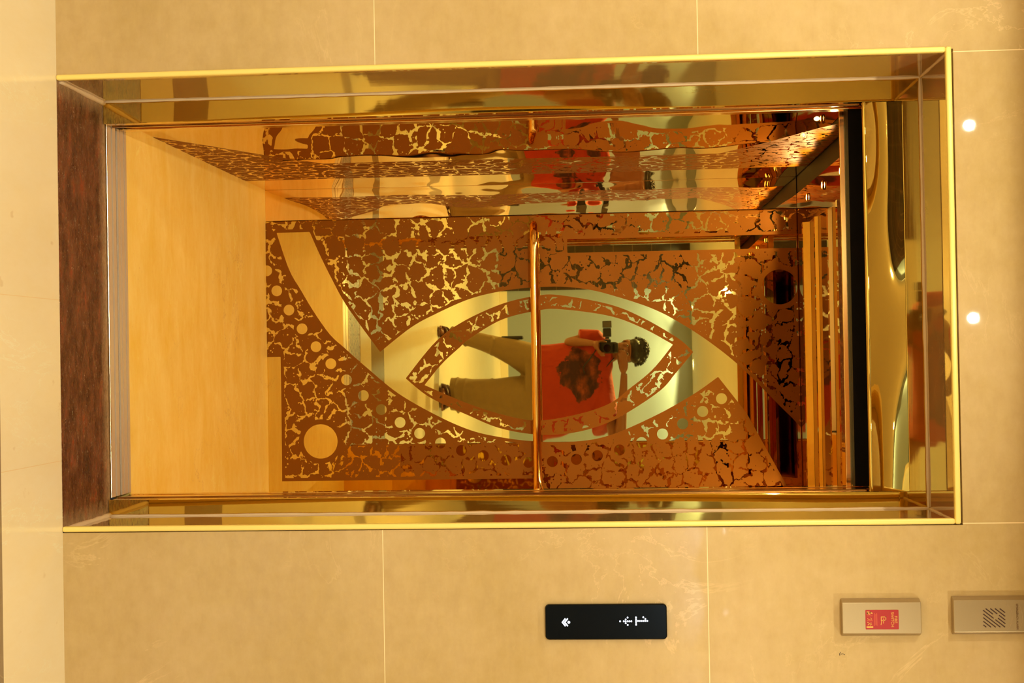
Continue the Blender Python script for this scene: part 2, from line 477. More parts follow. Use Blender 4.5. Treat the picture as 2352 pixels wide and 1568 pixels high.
# landing sill and car sill
sill = empty('landing_sill', (-0.15, 0.39, 0.0), 'grooved metal door sill strip along the granite threshold', 'door sill')
SX0, SX1 = -0.6775, 0.3775
box('sill_plate', m_steel_shaded, SX0, SX1, 0.354, 0.425, -0.05, -0.006, sill)
box('sill_edge', simple('bright_sill_edge', (0.95, 0.86, 0.66), 0.2, 1.0), SX0, SX1, 0.354, 0.360, -0.0059, 0.001, sill, bevel=0.001)
box('sill_rib', m_steel, SX0, SX1, 0.3615, 0.392, -0.0059, -0.001, sill)
box('sill_rib', m_steel, SX0, SX1, 0.402, 0.425, -0.0059, 0.0, sill)

# landing and car door leaves, slid open into the pockets
for sx, lab in ((-1, 'open landing door leaf, gold edge showing at the left of the opening'), (1, 'open landing door leaf, gold edge showing at the right of the opening')):
    e = SX0 + 0.004 if sx < 0 else SX1 + 0.004
    r = empty('landing_door_leaf', (e, 0.38, 0.0), lab, 'lift door')
    if sx < 0: box('leaf', m_gold_edge, e - 0.52, e, 0.362, 0.398, 0.004, 2.14, r, bevel=0.002); box('edge_strip', m_gold_dark, e, e + 0.004, 0.374, 0.386, 0.01, 2.10, r)
    else: box('leaf', m_gold_edge, e, e + 0.52, 0.362, 0.398, 0.004, 2.14, r, bevel=0.002); box('edge_strip', m_gold_dark, e - 0.004, e, 0.374, 0.386, 0.01, 2.10, r)

# ------------------------------------------------------------------ lift car
car = empty('lift_car', (0.02, 1.35, 0.0), 'open lift car lined with etched gold mirror panels and a pale marble floor', 'lift')
CX0, CX1, CY0, CY1, CZ = -0.700, 0.748, 0.515, 2.195, 2.172
box('car_floor', m_carfloor, CX0 - 0.008, CX1 + 0.008, CY0, CY1 + 0.02, -0.05, 0.0, car)
cs = box('car_sill', m_steel_shaded, SX0, SX1, 0.436, 0.5145, -0.05, -0.004, car)
box('sill_rib', m_steel, SX0, SX1, 0.440, 0.458, -0.0039, 0.0005, cs)
box('sill_rib', m_steel, SX0, SX1, 0.464, 0.490, -0.0039, 0.0005, cs)
box('sill_rib', m_steel, SX0, SX1, 0.498, 0.5142, -0.0039, 0.0005, cs)
box('sill_groove', m_steel_shaded, SX0, SX1, 0.490, 0.498, -0.0039, -0.0030, cs)
box('car_door', m_gold_edge, -1.2, SX0 + 0.003, 0.452, 0.488, 0.004, 2.14, car, bevel=0.002)
box('car_door', m_gold_edge, SX1 + 0.006, 1.0, 0.452, 0.488, 0.004, 2.14, car, bevel=0.002)
box('front_return', m_gold, CX1 - 0.366, CX1, 0.497, 0.535, 0, CZ, car, bevel=0.001)
box('front_return', m_gold, CX0 - 0.02, -0.684, 0.497, 0.535, 0, CZ, car, bevel=0.001)
for dx, a, b in ((0.000, 0.4015, 0.412), (0.005, 0.4125, 0.438), (0.002, 0.4385, 0.4495)):
    box('door_pocket_strip', m_gold_edge, -0.72, -0.681 - dx, a, b, 0.003, 2.14, car)
    box('door_pocket_strip', m_gold_edge, 0.3865 + dx, 0.42, a, b, 0.003, 2.14, car)
hd = box('car_header', m_black, -0.684, 0.382, 0.500, 0.535, 2.090, 2.25, car)
box('header_trim', m_gold_edge, -0.684, 0.382, 0.5355, 0.548, 2.072, 2.10, hd, bevel=0.001)
box('header_inner', m_gold, -0.684, 0.382, 0.5355, 0.540, 2.101, CZ, hd)
# black box added to stand in for the shaft's darkness behind the frames
box('shaft_dark_fill', m_black, -0.70, 0.40, 0.356, 0.498, 2.145, 2.165, car)

def catmull(pts, n=8):
    P = [np.array(p) for p in pts]; out = []
    for i in range(len(P) - 1):
        p0 = P[max(i - 1, 0)]; p1 = P[i]; p2 = P[i + 1]; p3 = P[min(i + 2, len(P) - 1)]
        for k in range(n):
            t = k / n
            out.append(0.5 * ((2 * p1) + (-p0 + p2) * t + (2 * p0 - 5 * p1 + 4 * p2 - p3) * t * t + (-p0 + 3 * p1 - 3 * p2 + p3) * t ** 3))
    out.append(P[-1]); return [tuple(q) for q in out]

def sd_poly(px, pz, poly):
    poly = np.array(poly); N = len(poly)
    d = np.full(px.shape, 1e9); inside = np.zeros(px.shape, bool)
    for i in range(N):
        a = poly[i]; b = poly[(i + 1) % N]
        ex, ez = b - a
        wx, wz = px - a[0], pz - a[1]
        t = np.clip((wx * ex + wz * ez) / max(ex * ex + ez * ez, 1e-12), 0, 1)
        d = np.minimum(d, (wx - ex * t) ** 2 + (wz - ez * t) ** 2)
        c = ((a[1] > pz) != (b[1] > pz)) & (px < (b[0] - a[0]) * (pz - a[1]) / ((b[1] - a[1]) if abs(b[1] - a[1]) > 1e-12 else 1e-12) + a[0])
        inside ^= c
    d = np.sqrt(d)
    return np.where(inside, -d, d)
def sd_box(px, pz, x0, x1, z0, z1):
    dx = np.maximum(x0 - px, px - x1); dz = np.maximum(z0 - pz, pz - z1)
    return np.where((dx > 0) & (dz > 0), np.sqrt(np.maximum(dx, 0) ** 2 + np.maximum(dz, 0) ** 2), np.maximum(dx, dz))

SW = [(-0.5287, 0.1846), (-0.4392, 0.2232), (-0.3346, 0.2734), (-0.2164, 0.3375), (-0.0288, 0.4701)]
C1 = [(-0.0288, 0.4701), (-0.1257, 0.598), (-0.1792, 0.6996), (-0.2371, 0.8378), (-0.2658, 0.9608), (-0.2794, 1.0805), (-0.281, 1.2138), (-0.2691, 1.3165), (-0.245, 1.4133), (-0.1866, 1.5807), (-0.1181, 1.7066), (-0.0312, 1.831), (0.0676, 1.9461), (0.2209, 2.0927), (0.2813, 2.1505), (0.4089, 2.2605), (0.5496, 2.3406)]
S2 = [(0.5788, 2.1256), (0.5242, 2.1024), (0.2417, 1.9541), (0.0958, 1.8443)]
LL = [(0.0958, 1.8443), (0.168, 1.738), (0.2516, 1.5821), (0.3255, 1.4029), (0.3493, 1.2533), (0.3442, 1.082), (0.3218, 0.9322), (0.2918, 0.8235), (0.2312, 0.6926), (0.1423, 0.5423), (0.042, 0.422), (-0.0457, 0.325), (-0.1046, 0.2628), (-0.1989, 0.1975), (-0.2898, 0.1444), (-0.3761, 0.0965), (-0.5279, 0.046)]
OUT1 = [(0.0815, 0.574), (-0.0641, 0.6976), (-0.1458, 0.812), (-0.2157, 0.9742), (-0.2459, 1.1155), (-0.2464, 1.2132), (-0.2051, 1.4126), (-0.1466, 1.549), (-0.0602, 1.6897), (-0.0063, 1.7466)]
OUT2 = [(-0.0063, 1.7466), (0.0789, 1.674), (0.1449, 1.614), (0.2252, 1.4929), (0.2793, 1.3843), (0.3129, 1.2564), (0.3189, 1.1144), (0.2911, 0.96), (0.2358, 0.8279), (0.16, 0.6717), (0.0815, 0.574)]
INN1 = [(0.1101, 0.6508), (0.0256, 0.723), (-0.0374, 0.7933), (-0.0801, 0.8449), (-0.1516, 0.9731), (-0.185, 1.1144), (-0.1896, 1.2122), (-0.1582, 1.4117), (-0.106, 1.5456), (-0.0377, 1.6656)]
INN2 = [(-0.0377, 1.6656), (0.0615, 1.5821), (0.1387, 1.4857), (0.1965, 1.4053), (0.2371, 1.2808), (0.2613, 1.1154), (0.238, 0.9788), (0.1877, 0.8278), (0.1101, 0.6508)]
PCLEAR = catmull(SW)[:-1] + catmull(C1)[:-1] + S2[:-1] + catmull(LL)
POUT = catmull(OUT1)[:-1] + catmull(OUT2)[:-1]
PINN = catmull(INN1)[:-1] + catmull(INN2)[:-1]
DOTS = [(-0.372, 0.0034), (-0.2883, 0.0441), (-0.2081, 0.0939), (-0.1297, 0.1473), (-0.055, 0.2043), (0.016, 0.2648), (0.0834, 0.329), (0.149, 0.398), (0.2074, 0.4711), (0.2614, 0.5479), (0.3071, 0.6279), (0.3477, 0.7133), (0.3789, 0.7987), (0.4014, 0.8885), (0.4205, 0.9809), (0.431, 1.0726), (0.4287, 1.1693), (0.421, 1.2669), (0.4072, 1.352), (0.3852, 1.4424), (0.3567, 1.532), (0.3231, 1.6166), (0.283, 1.6986), (0.2345, 1.7795), (0.1839, 1.8561)]
BIG = [(0.3345, 0.2179), (-0.2618, 2.0968)]

def back_field(x, z):
    p = sd_poly(x, z, PCLEAR)
    ring = np.maximum(sd_poly(x, z, POUT), -sd_poly(x, z, PINN))
    d = np.maximum(p, -ring)
    bd = np.full(x.shape, 0.013)
    bd = np.where(sd_poly(x, z, POUT) < 0, 0.0095, bd)
    for cx, cz in DOTS:
        d = np.minimum(d, np.hypot(x - cx, z - cz) - 0.0222)
    for cx, cz in BIG:
        dd = np.hypot(x - cx, z - cz) - 0.070
        d = np.minimum(d, np.where(dd > 0, dd * 0.62, dd))
    d = np.minimum(d, sd_box(x, z, -0.016, 1.0, -1.0, 0.056))
    d = np.minimum(d, sd_box(x, z, 0.496, 1.0, -1.0, 1.095))
    d = np.minimum(d, sd_box(x, z, -0.4735, -0.418, 1.245, 3.0))
    return d, bd

def etched_panel(name, mat, parent, origin, u, nrm, width, height, step, field, disp, coord):
    """thin solid panel; front face on a fine grid. u horizontal axis, z up, nrm = facing direction"""
    nu, nv = int(round(width / step)), int(round(height / step))
    U = np.linspace(0, width, nu + 1); V = np.linspace(0, height, nv + 1)
    UU, VV = np.meshgrid(U, V, indexing='ij')
    a = coord[0] + coord[1] * UU
    f, bd = field(a, VV)
    dd = disp(a, VV)
    o_ = np.array(origin); uu = np.array(u); nn = np.array(nrm)
    co = o_[None, None] + UU[..., None] * uu + VV[..., None] * np.array([0, 0, 1.0]) + dd[..., None] * nn
    co = co.reshape(-1, 3)
    idx = np.arange((nu + 1) * (nv + 1)).reshape(nu + 1, nv + 1)
    q = np.stack([idx[:-1, :-1], idx[1:, :-1], idx[1:, 1:], idx[:-1, 1:]], -1).reshape(-1, 4)
    n0 = len(co)
    back = np.array([o_ - nn * 0.012 + uu * a_ + np.array([0, 0, b_]) for a_, b_ in ((0, 0), (width, 0), (width, height), (0, height))])
    co = np.vstack([co, back])
    faces = q.tolist()
    B = [n0, n0 + 1, n0 + 2, n0 + 3]
    faces.append([B[3], B[2], B[1], B[0]])
    faces.append(idx[::-1, 0].tolist() + [B[0], B[1]])
    faces.append(idx[:, -1].tolist() + [B[2], B[3]])
    faces.append(idx[0, :].tolist() + [B[3], B[0]])
    faces.append(idx[-1, ::-1].tolist() + [B[1], B[2]])
    me = bpy.data.meshes.new(name); me.from_pydata(co.tolist(), [], faces)
    # orientation so that the grid faces along nrm
    nor = np.cross(uu, np.array([0, 0, 1.0]))
    if nor.dot(nn) < 0: me.flip_normals()
    ff = np.concatenate([f.ravel(), np.full(4, -1.0)]).astype(np.float32)
    bb = np.concatenate([bd.ravel(), np.full(4, 0.01)]).astype(np.float32)
    at = me.attributes.new('clear', 'FLOAT', 'POINT'); at.data.foreach_set('value', ff)
    at = me.attributes.new('border', 'FLOAT', 'POINT'); at.data.foreach_set('value', bb)
    fl = np.zeros((len(co), 3), np.float32); fl[:n0, 0] = a.ravel(); fl[:n0, 1] = VV.ravel()
    at = me.attributes.new('flat', 'FLOAT_VECTOR', 'POINT'); at.data.foreach_set('vector', fl.ravel())
    me.update()
    o = link(name, me, mat, parent)
    sm = np.zeros(len(me.polygons), bool); sm[:len(q)] = True
    me.polygons.foreach_set('use_smooth', sm)
    return o

# the back panel is very slightly bowed, which widens what it reflects
_t = np.linspace(-0.8, 0.8, 641)
_slope = np.where(_t > -0.03, 0.005 - 0.029 * np.clip((_t + 0.03) / 0.39, 0, 1.25) ** 1.5, 0.005 - 0.028 * np.clip((-0.03 - _t) / 0.43, 0, 1.25) ** 1.5)
_h = np.cumsum(_slope) * (_t[1] - _t[0]); _h -= np.interp(0.0, _t, _h)
def back_disp(x, z):
    # surface moves away from the viewer (+Y) = negative along the facing normal
    return -np.interp(x, _t, _h) * 1.0
# facing normal is -Y, surface y = origin.y + h ; keep every point in front of the backing
YP = 2.180
etched_panel('back_panel', m_etched, car, (-0.5755, YP, 0.0), (1, 0, 0), (0, -1, 0), 1.1975, 2.171, 0.0035,
             back_field, back_disp, (-0.5755, 1.0))
box('back_edge_panel', gold_mirror('gold_strip_mirror', (0.90, 0.62, 0.20), 0.012, 0.006, 2.2, (1, 1, 2)), CX0 - 0.006, -0.5775, 2.186, 2.196, 0, CZ, car, bevel=0.001)
box('back_edge_panel', m_gold, 0.6240, CX1, 2.186, 2.196, 0, CZ, car, bevel=0.001)
box('car_back_shell', m_black, CX0 - 0.02, CX1 + 0.02, 2.20, 2.23, 0, CZ + 0.1, car)

def side_field(y, z):
    d = -np.minimum(-9.0 + 0 * y, 0) * 0 + 0
    e1 = sd_box(y, z, 1.456, 1.874, -1, 3)          # crackled band, full height
    e2 = sd_poly(y, z, [(0.72, -0.02), (1.50, -0.02), (1.50, 0.42), (1.22, 0.25), (0.95, 0.11)])
    e3 = sd_poly(y, z, [(0.60, 2.3), (1.50, 2.3), (1.50, 1.78), (1.22, 1.95), (0.95, 2.08)])
    e = np.minimum(np.minimum(e1, e2), e3)
    return -e, np.full(y.shape, 0.010)
def side_disp(y, z): return 0.0012 * np.sin(3.1 * z + 2.0 * y)
etched_panel('side_panel', m_etched_side, car, (CX0 - 0.004, 0.536, 0.0), (0, 1, 0), (1, 0, 0), 1.650, 2.171, 0.006,
             side_field, side_disp, (0.536, 1.0))
etched_panel('side_panel', m_etched_side, car, (CX1 + 0.004, 0.536, 0.0), (0, 1, 0), (-1, 0, 0), 1.650, 2.171, 0.006,
             side_field, side_disp, (0.536, 1.0))
box('car_side_shell', m_black, CX0 - 0.05, CX0 - 0.018, 0.49, 2.23, 0, CZ + 0.1, car)
box('car_side_shell', m_black, CX1 + 0.018, CX1 + 0.05, 0.49, 2.23, 0, CZ + 0.1, car)

# ceiling: amber mirror with a black gap along the walls and a dropped centre
ce = box('car_ceiling', m_gold_ceiling, CX0 + 0.065, CX1 - 0.065, 0.536, 2.186, CZ, CZ + 0.02, car)
box('ceiling_gap', m_black, CX0 - 0.01, CX0 + 0.064, 0.536, 2.186, CZ + 0.002, CZ + 0.02, car)
box('ceiling_gap', m_black, CX1 - 0.064, CX1 + 0.01, 0.536, 2.186, CZ + 0.002, CZ + 0.02, car)
isl = box('dropped_panel', m_gold_ceiling, -0.465, 0.515, 0.62, 1.70, 2.128, 2.140, car, bevel=0.001)
for (y, hgt, dep) in ((1.53, 0.022, 0.05), (1.34, 0.010, 0.03), (1.04, 0.012, 0.04), (0.80, 0.020, 0.05)):
    bm = bmesh.new()
    a = [bm.verts.new((x, yy, zz)) for x in (-0.462, 0.512) for yy, zz in ((y, 2.1275), (y + hgt * 0.9, 2.1275 - hgt), (y + dep, 2.1275 - hgt), (y + dep, 2.1275))]
    bm.faces.new(a[:4]); bm.faces.new(a[4:][::-1])
    for k in range(4): bm.faces.new((a[k], a[(k + 1) % 4], a[4 + (k + 1) % 4], a[4 + k]))
    bm_obj('ceiling_louvre', bm, m_gold_edge if False else m_gold, isl)
CARW = (1.0, 0.75, 0.30)
for (x, y) in CAR_LAMPS:
    downlight(x, y, CZ - 0.0005, 5.4, CARW, None, None, r=0.012, parent=car, angle=165)

# handrail
def rail():
    bm = bmesh.new()
    x0, x1, zz, yy = -0.545, 0.60, 1.112, 2.128
    pts = [(x0 + 0.006, 2.176, zz), (x0 + 0.008, 2.150, zz), (x0 + 0.02, 2.134, zz), (x0 + 0.045, yy, zz)]
    n = 18
    pts += [(x0 + 0.045 + (x1 - x0 - 0.09) * i / n, yy, zz) for i in range(1, n)]
    pts += [(x1 - 0.045, yy, zz), (x1 - 0.02, 2.134, zz), (x1 - 0.008, 2.150, zz), (x1 - 0.006, 2.176, zz)]
    add_tube(bm, pts, [0.010, 0.013, 0.0165] + [0.0175] * (len(pts) - 6) + [0.0165, 0.013, 0.010], 28)
    return bm_obj('handrail', bm, m_rail, car, smooth=True)
rl = rail()

# ------------------------------------------------------------------ wall devices
def rounded_slab(bm, x0, x1, z0, z1, yf, yb, r, n=8):
    pts = []
    for cx, cz, a0 in ((x1 - r, z1 - r, 0), (x0 + r, z1 - r, PI / 2), (x0 + r, z0 + r, PI), (x1 - r, z0 + r, 1.5 * PI)):
        for k in range(n + 1):
            a = a0 + PI / 2 * k / n; pts.append((cx + r * math.cos(a), cz + r * math.sin(a)))
    f = [bm.verts.new((x, yf, z)) for x, z in pts]; b = [bm.verts.new((x, yb, z)) for x, z in pts]
    bm.faces.new(f); bm.faces.new(b[::-1])
    for k in range(len(pts)): bm.faces.new((f[k], f[(k + 1) % len(pts)], b[(k + 1) % len(pts)], b[k]))

def text_mesh(name, body, size, x, y, z, mat, parent, spacing=1.0, align='CENTER'):
    cu = bpy.data.curves.new(name, 'FONT'); cu.body = body; cu.size = size; cu.align_x = align
    cu.align_y = 'CENTER'; cu.extrude = 0.00015; cu.space_character = spacing
    t = bpy.data.objects.new(name + '_tmp', cu); COL.objects.link(t)
    dg = bpy.context.evaluated_depsgraph_get()
    me = bpy.data.meshes.new_from_object(t.evaluated_get(dg))
    bpy.data.objects.remove(t)
    me.transform(Matrix.Translation((x, y, z)) @ Matrix.Rotation(PI / 2, 4, 'X'))
    return link(name, me, mat, parent)

m_gloss = simple('black_glass', (0.002, 0.002, 0.002), 0.05, var=0.1, spec=0.22)
m_led = emissive('white_led', (0.80, 0.86, 1.0), 1.6)
ind = empty('floor_indicator', (0.6625, 0.0, 1.385), 'black glossy floor display with white lit arrow and number on the right wall', 'lift display')
bm = bmesh.new(); rounded_slab(bm, 0.6185, 0.7065, 1.2335, 1.5355, -0.012, -0.0005, 0.010)
bm_obj('housing', bm, m_gloss, ind, bevel=0.0025, segs=3)
def disc_set(name, cs, r, mat, parent, y=-0.0128):
    bm = bmesh.new()
    for (x, z) in cs:
        bmesh.ops.create_cone(bm, cap_ends=True, segments=14, radius1=r, radius2=r, depth=0.0008,
                              matrix=Matrix.Translation((x, y, z)) @ Matrix.Rotation(PI / 2, 4, 'X'))
    return bm_obj(name, bm, mat, parent)
def px(cx, cyy):  # reading of the display drawing in metres
    return (0.6175 + ((1360 + cyy / 7.127) - 1384.5) * 1.0765e-3, 1.2325 + ((1230 + cx / 7.127) - 1252) * 1.0839e-3)
arrow = [(1387, 463)] + [(c, 463) for c in (1447, 1478, 1510, 1540, 1570)] + [(1478, 433), (1478, 493), (1510, 402), (1510, 523)]
one = [(1646, c) for c in (400, 430, 460, 490, 520)] + [(c, 459) for c in (1677, 1707, 1737, 1768, 1798, 1829)] + [(1798, 427), (1765, 398)]
disc_set('arrow_light', [px(*a) for a in arrow], 0.00215, m_led, ind)
disc_set('number_light', [px(*a) for a in one], 0.00215, m_led, ind)
# double chevron pointing down with a dot above
bm = bmesh.new()
for off in (0, 38):
    for s in (-1, 1):
        a = px(445 + off, 475); b = px(495 + off, 475 + s * 62)
        d = Vector((b[0] - a[0], 0, b[1] - a[1])); L = d.length; d.normalize(); nn = Vector((-d.z, 0, d.x)) * 0.0017
        A0 = Vector((a[0], 0, a[1])) - d * 0.001; B0 = Vector((b[0], 0, b[1]))
        vs = []
        for yy in (-0.0132, -0.0124):
            vs.append([bm.verts.new(v + Vector((0, yy, 0))) for v in (A0 - nn, B0 - nn, B0 + nn, A0 + nn)])
        bm.faces.new(vs[0]); bm.faces.new(vs[1][::-1])
        for k in range(4): bm.faces.new((vs[0][k], vs[0][(k + 1) % 4], vs[1][(k + 1) % 4], vs[1][k]))
bmesh.ops.create_cone(bm, cap_ends=True, segments=18, radius1=0.0035, radius2=0.0035, depth=0.0008,
                      matrix=Matrix.Translation((px(550, 475)[0], -0.0128, px(550, 475)[1])) @ Matrix.Rotation(PI / 2, 4, 'X'))
bm_obj('down_chevron', bm, m_led, ind)

m_beige = simple('champagne_metal', (0.42, 0.31, 0.17), 0.33, 0.55, var=0.05, scale=80)
m_beige2 = simple('champagne_metal_side', (0.50, 0.36, 0.22), 0.4, 0.3, var=0.05, scale=80)
def device_case(root, x0, x1, z0, z1, th=0.024):
    bm = bmesh.new()
    prof = [(x0, -0.0005), (x0, -0.006), (x0 + 0.007, -th), (x1 - 0.008, -th), (x1, -0.006), (x1, -0.0005)]
    a = [bm.verts.new((x, y, z0)) for x, y in prof]; b = [bm.verts.new((x, y, z1)) for x, y in prof]
    bm.faces.new(a); bm.faces.new(b[::-1])
    for k in range(len(prof)): bm.faces.new((a[k], a[(k + 1) % 6], b[(k + 1) % 6], b[k]))
    bm_obj('case', bm, m_beige, root, bevel=0.0014, segs=2)
m_red = simple('red_label', (0.40, 0.004, 0.002), 0.35, var=0.05)
m_yel = simple('gold_print', (0.75, 0.38, 0.07), 0.5)
m_pink = simple('faded_gold_print', (0.80, 0.16, 0.05), 0.5)
fs = empty('fire_switch', (0.655, 0.0, 2.057), 'champagne metal fire switch box with a red printed label on the wall', 'fire switch')
device_case(fs, 0.6090, 0.7000, 1.9620, 2.1520)
YF = -0.0245
bm = bmesh.new(); rounded_slab(bm, 0.6335, 0.6815, 2.0175, 2.0975, YF, YF + 0.0006, 0.002, 3)
lab = bm_obj('label', bm, m_red, fs)
yt = YF - 0.0003
text_mesh('lettering', 'FIRE', 0.0098, 0.6575, yt, 2.0905, m_yel, lab)
text_mesh('lettering', 'SWITCH', 0.0098, 0.6575, yt, 2.0822, m_yel, lab)
def bars(name, segs, mat, parent, y=None, wd=0.0012):
    y = yt if y is None else y
    bm = bmesh.new()
    for (xa, za, xb, zb) in segs:
        d = Vector((xb - xa, 0, zb - za)); d.normalize(); nn = Vector((-d.z, 0, d.x)) * wd / 2
        a = Vector((xa, y, za)) - d * wd / 2; b = Vector((xb, y, zb)) + d * wd / 2
        lo = [bm.verts.new(v) for v in (a - nn, b - nn, b + nn, a + nn)]
        hi = [bm.verts.new(v.co + Vector((0, 0.0003, 0))) for v in lo]
        bm.faces.new(lo); bm.faces.new(hi[::-1])
        for k in range(4): bm.faces.new((lo[k], lo[(k + 1) % 4], hi[(k + 1) % 4], hi[k]))
    return bm_obj(name, bm, mat, parent)
bars('switch_symbol', [(0.6510, 2.0555, 0.6510, 2.0665), (0.6510, 2.0665, 0.6590, 2.0665), (0.6590, 2.0665, 0.6590, 2.0585),
                       (0.6530, 2.0555, 0.6600, 2.0555), (0.6600, 2.0570, 0.6695, 2.0548), (0.6555, 2.0610, 0.6660, 2.0610)], m_yel, lab, wd=0.0016)
bars('small_print', [(0.642, 2.0450, 0.672, 2.0450), (0.644, 2.0425, 0.670, 2.0425), (0.642, 2.0400, 0.672, 2.0400),
                     (0.648, 2.0345, 0.648, 2.0215), (0.660, 2.0345, 0.660, 2.0215)], m_pink, lab, wd=0.0008)
bars('flame_symbol', [(0.6385, 2.0225, 0.6395, 2.0290), (0.6395, 2.0290, 0.6420, 2.0335), (0.6420, 2.0225, 0.6440, 2.0280), (0.6400, 2.0222, 0.6430, 2.0222)], m_yel, lab, wd=0.0026)
bars('phone_symbol', [(0.653, 2.030, 0.656, 2.033), (0.656, 2.033, 0.6575, 2.030), (0.655, 2.0225, 0.6575, 2.0275)], m_yel, lab, wd=0.0010)
bars('exit_symbol', [(0.664, 2.0225, 0.667, 2.028), (0.667, 2.028, 0.669, 2.032), (0.667, 2.028, 0.670, 2.0235), (0.665, 2.031, 0.671, 2.029)], m_yel, lab, wd=0.0013)
bars('exit_symbol', [(0.6755, 2.0220, 0.6755, 2.0335)], m_yel, lab, wd=0.0042)

ic = empty('emergency_intercom', (0.651, 0.0, 2.33), 'champagne metal emergency alarm intercom with diagonal speaker slots, cut by the picture edge', 'intercom')
device_case(ic, 0.6045, 0.6975, 2.2295, 2.468)
m_slot = simple('slot_dark', (0.05, 0.012, 0.004), 0.6)
# diagonal speaker slots
gx0, gx1, gz0, gz1 = 0.6325, 0.6765, 2.3005, 2.3510
segs = []
N = 11
for k in range(N):
    c = -0.040 + 0.0089 * k
    # line x - gx0 = (z - gz0) * (0.83) + c   (slots rise to the right)
    pts = []
    for z in np.linspace(gz0, gz1, 120):
        x = gx1 - (gz1 - z) * 0.80 - c - 0.004
        if gx0 <= x <= gx1: pts.append((x, z))
    if len(pts) > 3:
        if k in (5,):
            m = len(pts) // 2
            segs.append((*pts[0], *pts[m - 16])); segs.append((*pts[m + 16], *pts[-1]))
        elif k in (4, 6):
            m = len(pts) // 2
            segs.append((*pts[0], *pts[m - 5])); segs.append((*pts[m + 9], *pts[-1]))
        else: segs.append((*pts[0], *pts[-1]))
bars('speaker_slots', segs, m_slot, ic, y=-0.0246, wd=0.0026)
text_mesh('lettering', 'EMERGENCY ALARM', 0.0068, 0.652, -0.0248, 2.3805, simple('brown_print', (0.16, 0.07, 0.02), 0.5), ic)
bm = bmesh.new()
pts = [(0.652 + 0.030 * math.cos(a), -0.0245, 2.3520 + 0.0165 * math.sin(a)) for a in np.linspace(0.15, PI - 0.15, 22)]
add_tube(bm, pts, 0.0007, 6)
pts = [(0.652 + 0.034 * math.cos(a), -0.0245, 2.3760 + 0.0165 * math.sin(a)) for a in np.linspace(0.5, PI - 0.5, 22)]
add_tube(bm, pts, 0.0006, 6)
bm_obj('embossed_arc', bm, m_beige2, ic, smooth=True)
# small pencil mark left on the marble
bm = bmesh.new()
add_tube(bm, [(0.742, -0.0004, 1.960), (0.746, -0.0004, 1.957), (0.750, -0.0004, 1.958)], 0.0007, 6)
add_tube(bm, [(0.747, -0.0004, 1.960), (0.7455, -0.0004, 1.965), (0.748, -0.0004, 1.970)], 0.0006, 6)
o = bm_obj('wall_scuff', bm, simple('scuff_dark', (0.05, 0.03, 0.03), 0.7), None, smooth=True)
tag(o, 'tiny dark hook-shaped scuff on the marble beside the fire switch', 'scuff mark')

# ------------------------------------------------------------------ hall lamps
hall_where = ['above the wall left of the lift', 'just left above the lift opening', 'just right above the lift opening', 'above the wall right of the lift',
              'between lift and photographer, on the left', 'between lift and photographer, on the right', 'close behind the photographer',
              'behind the photographer, on the left', 'behind the photographer, on the right', 'deep in the hall, on the left']
for (x, y, p), wh in zip(HALL_LAMPS, hall_where):
    downlight(x, y, HALL_Z - 0.0005, p, WARM, 'round recessed ceiling downlight ' + wh, 'warm hall ceiling downlights', r=0.017 if y > -1 else 0.042, angle=178)
for (x, y, p), wh in zip(WASH_LAMPS, ('nearest the dark cladding', 'second from the dark cladding', 'third from the dark cladding', 'farthest from the dark cladding')):
    downlight(x, y, HALL_Z - 0.0005, p, (0.80, 0.95, 1.0), 'cool ceiling downlight washing the grey wall, ' + wh, 'cool downlights along the grey wall', r=0.042, glow=m_lampcool, angle=130)

# ------------------------------------------------------------------ photographer
m_skin = simple('brown_skin', (0.25, 0.095, 0.042), 0.5, var=0.06, scale=40)
m_hair = simple('black_hair', (0.012, 0.010, 0.008), 0.6, var=0.4, scale=160)
m_trouser = simple('khaki_cloth', (0.25, 0.17, 0.07), 0.85, var=0.10, scale=18)
m_leather = simple('dark_brown_leather', (0.07, 0.022, 0.014), 0.35, var=0.25)
m_lens = simple('lens_glass', (0.004, 0.005, 0.010), 0.05, coat=1.0)
m_cambody = simple('black_camera_plastic', (0.012, 0.011, 0.012), 0.45, var=0.2)
def shirt_mat():
    t = NT('orange_shirt_cloth')
    X, Y, Z = t.xyz(t.pos())
    c = t.mix(t.noise(9, 3).outputs[0], (0.30, 0.018, 0.001), (0.40, 0.032, 0.003))
    ex = t.math('DIVIDE', t.math('SUBTRACT', X, 0.145), 0.150); ez = t.math('DIVIDE', t.math('SUBTRACT', Z, 1.18), 0.19)
    r = t.math('ADD', t.math('MULTIPLY', ex, ex), t.math('MULTIPLY', ez, ez))
    nz = t.noise(11, 5, 0.6, t.pos((1.4, 1, 0.7))).outputs[0]
    edge = t.math('ADD', r, t.math('MULTIPLY', t.math('SUBTRACT', nz, 0.5), 2.2))
    m = t.math('MULTIPLY', t.math('LESS_THAN', edge, 0.85), t.math('GREATER_THAN', Y, -9))
    dark = t.ramp(t.noise(13, 4, 0.6, t.pos((1, 1, 1), (3, 1, 2))).outputs[0], [(0.40, (0.015, 0.006, 0.004)), (0.55, (0.11, 0.022, 0.006)), (0.68, (0.28, 0.06, 0.02))])
    front = t.math('GREATER_THAN', Y, -3.80)
    c = t.mix(t.math('MULTIPLY', t.math('MULTIPLY', m, front), 0.93), c, dark)
    wr = t.noise(7, 3, 0.5, t.pos((2.2, 1, 0.5))).outputs[0]
    return t.done(t.bsdf(c, 0.8, normal=t.bump(wr, 0.6, 0.02)))
m_shirt = shirt_mat()

person = empty('person', (0.10, -3.80, 0.0), 'person in orange printed shirt and khaki trousers holding a camera, seen in the mirror', 'person')
PY = -3.82
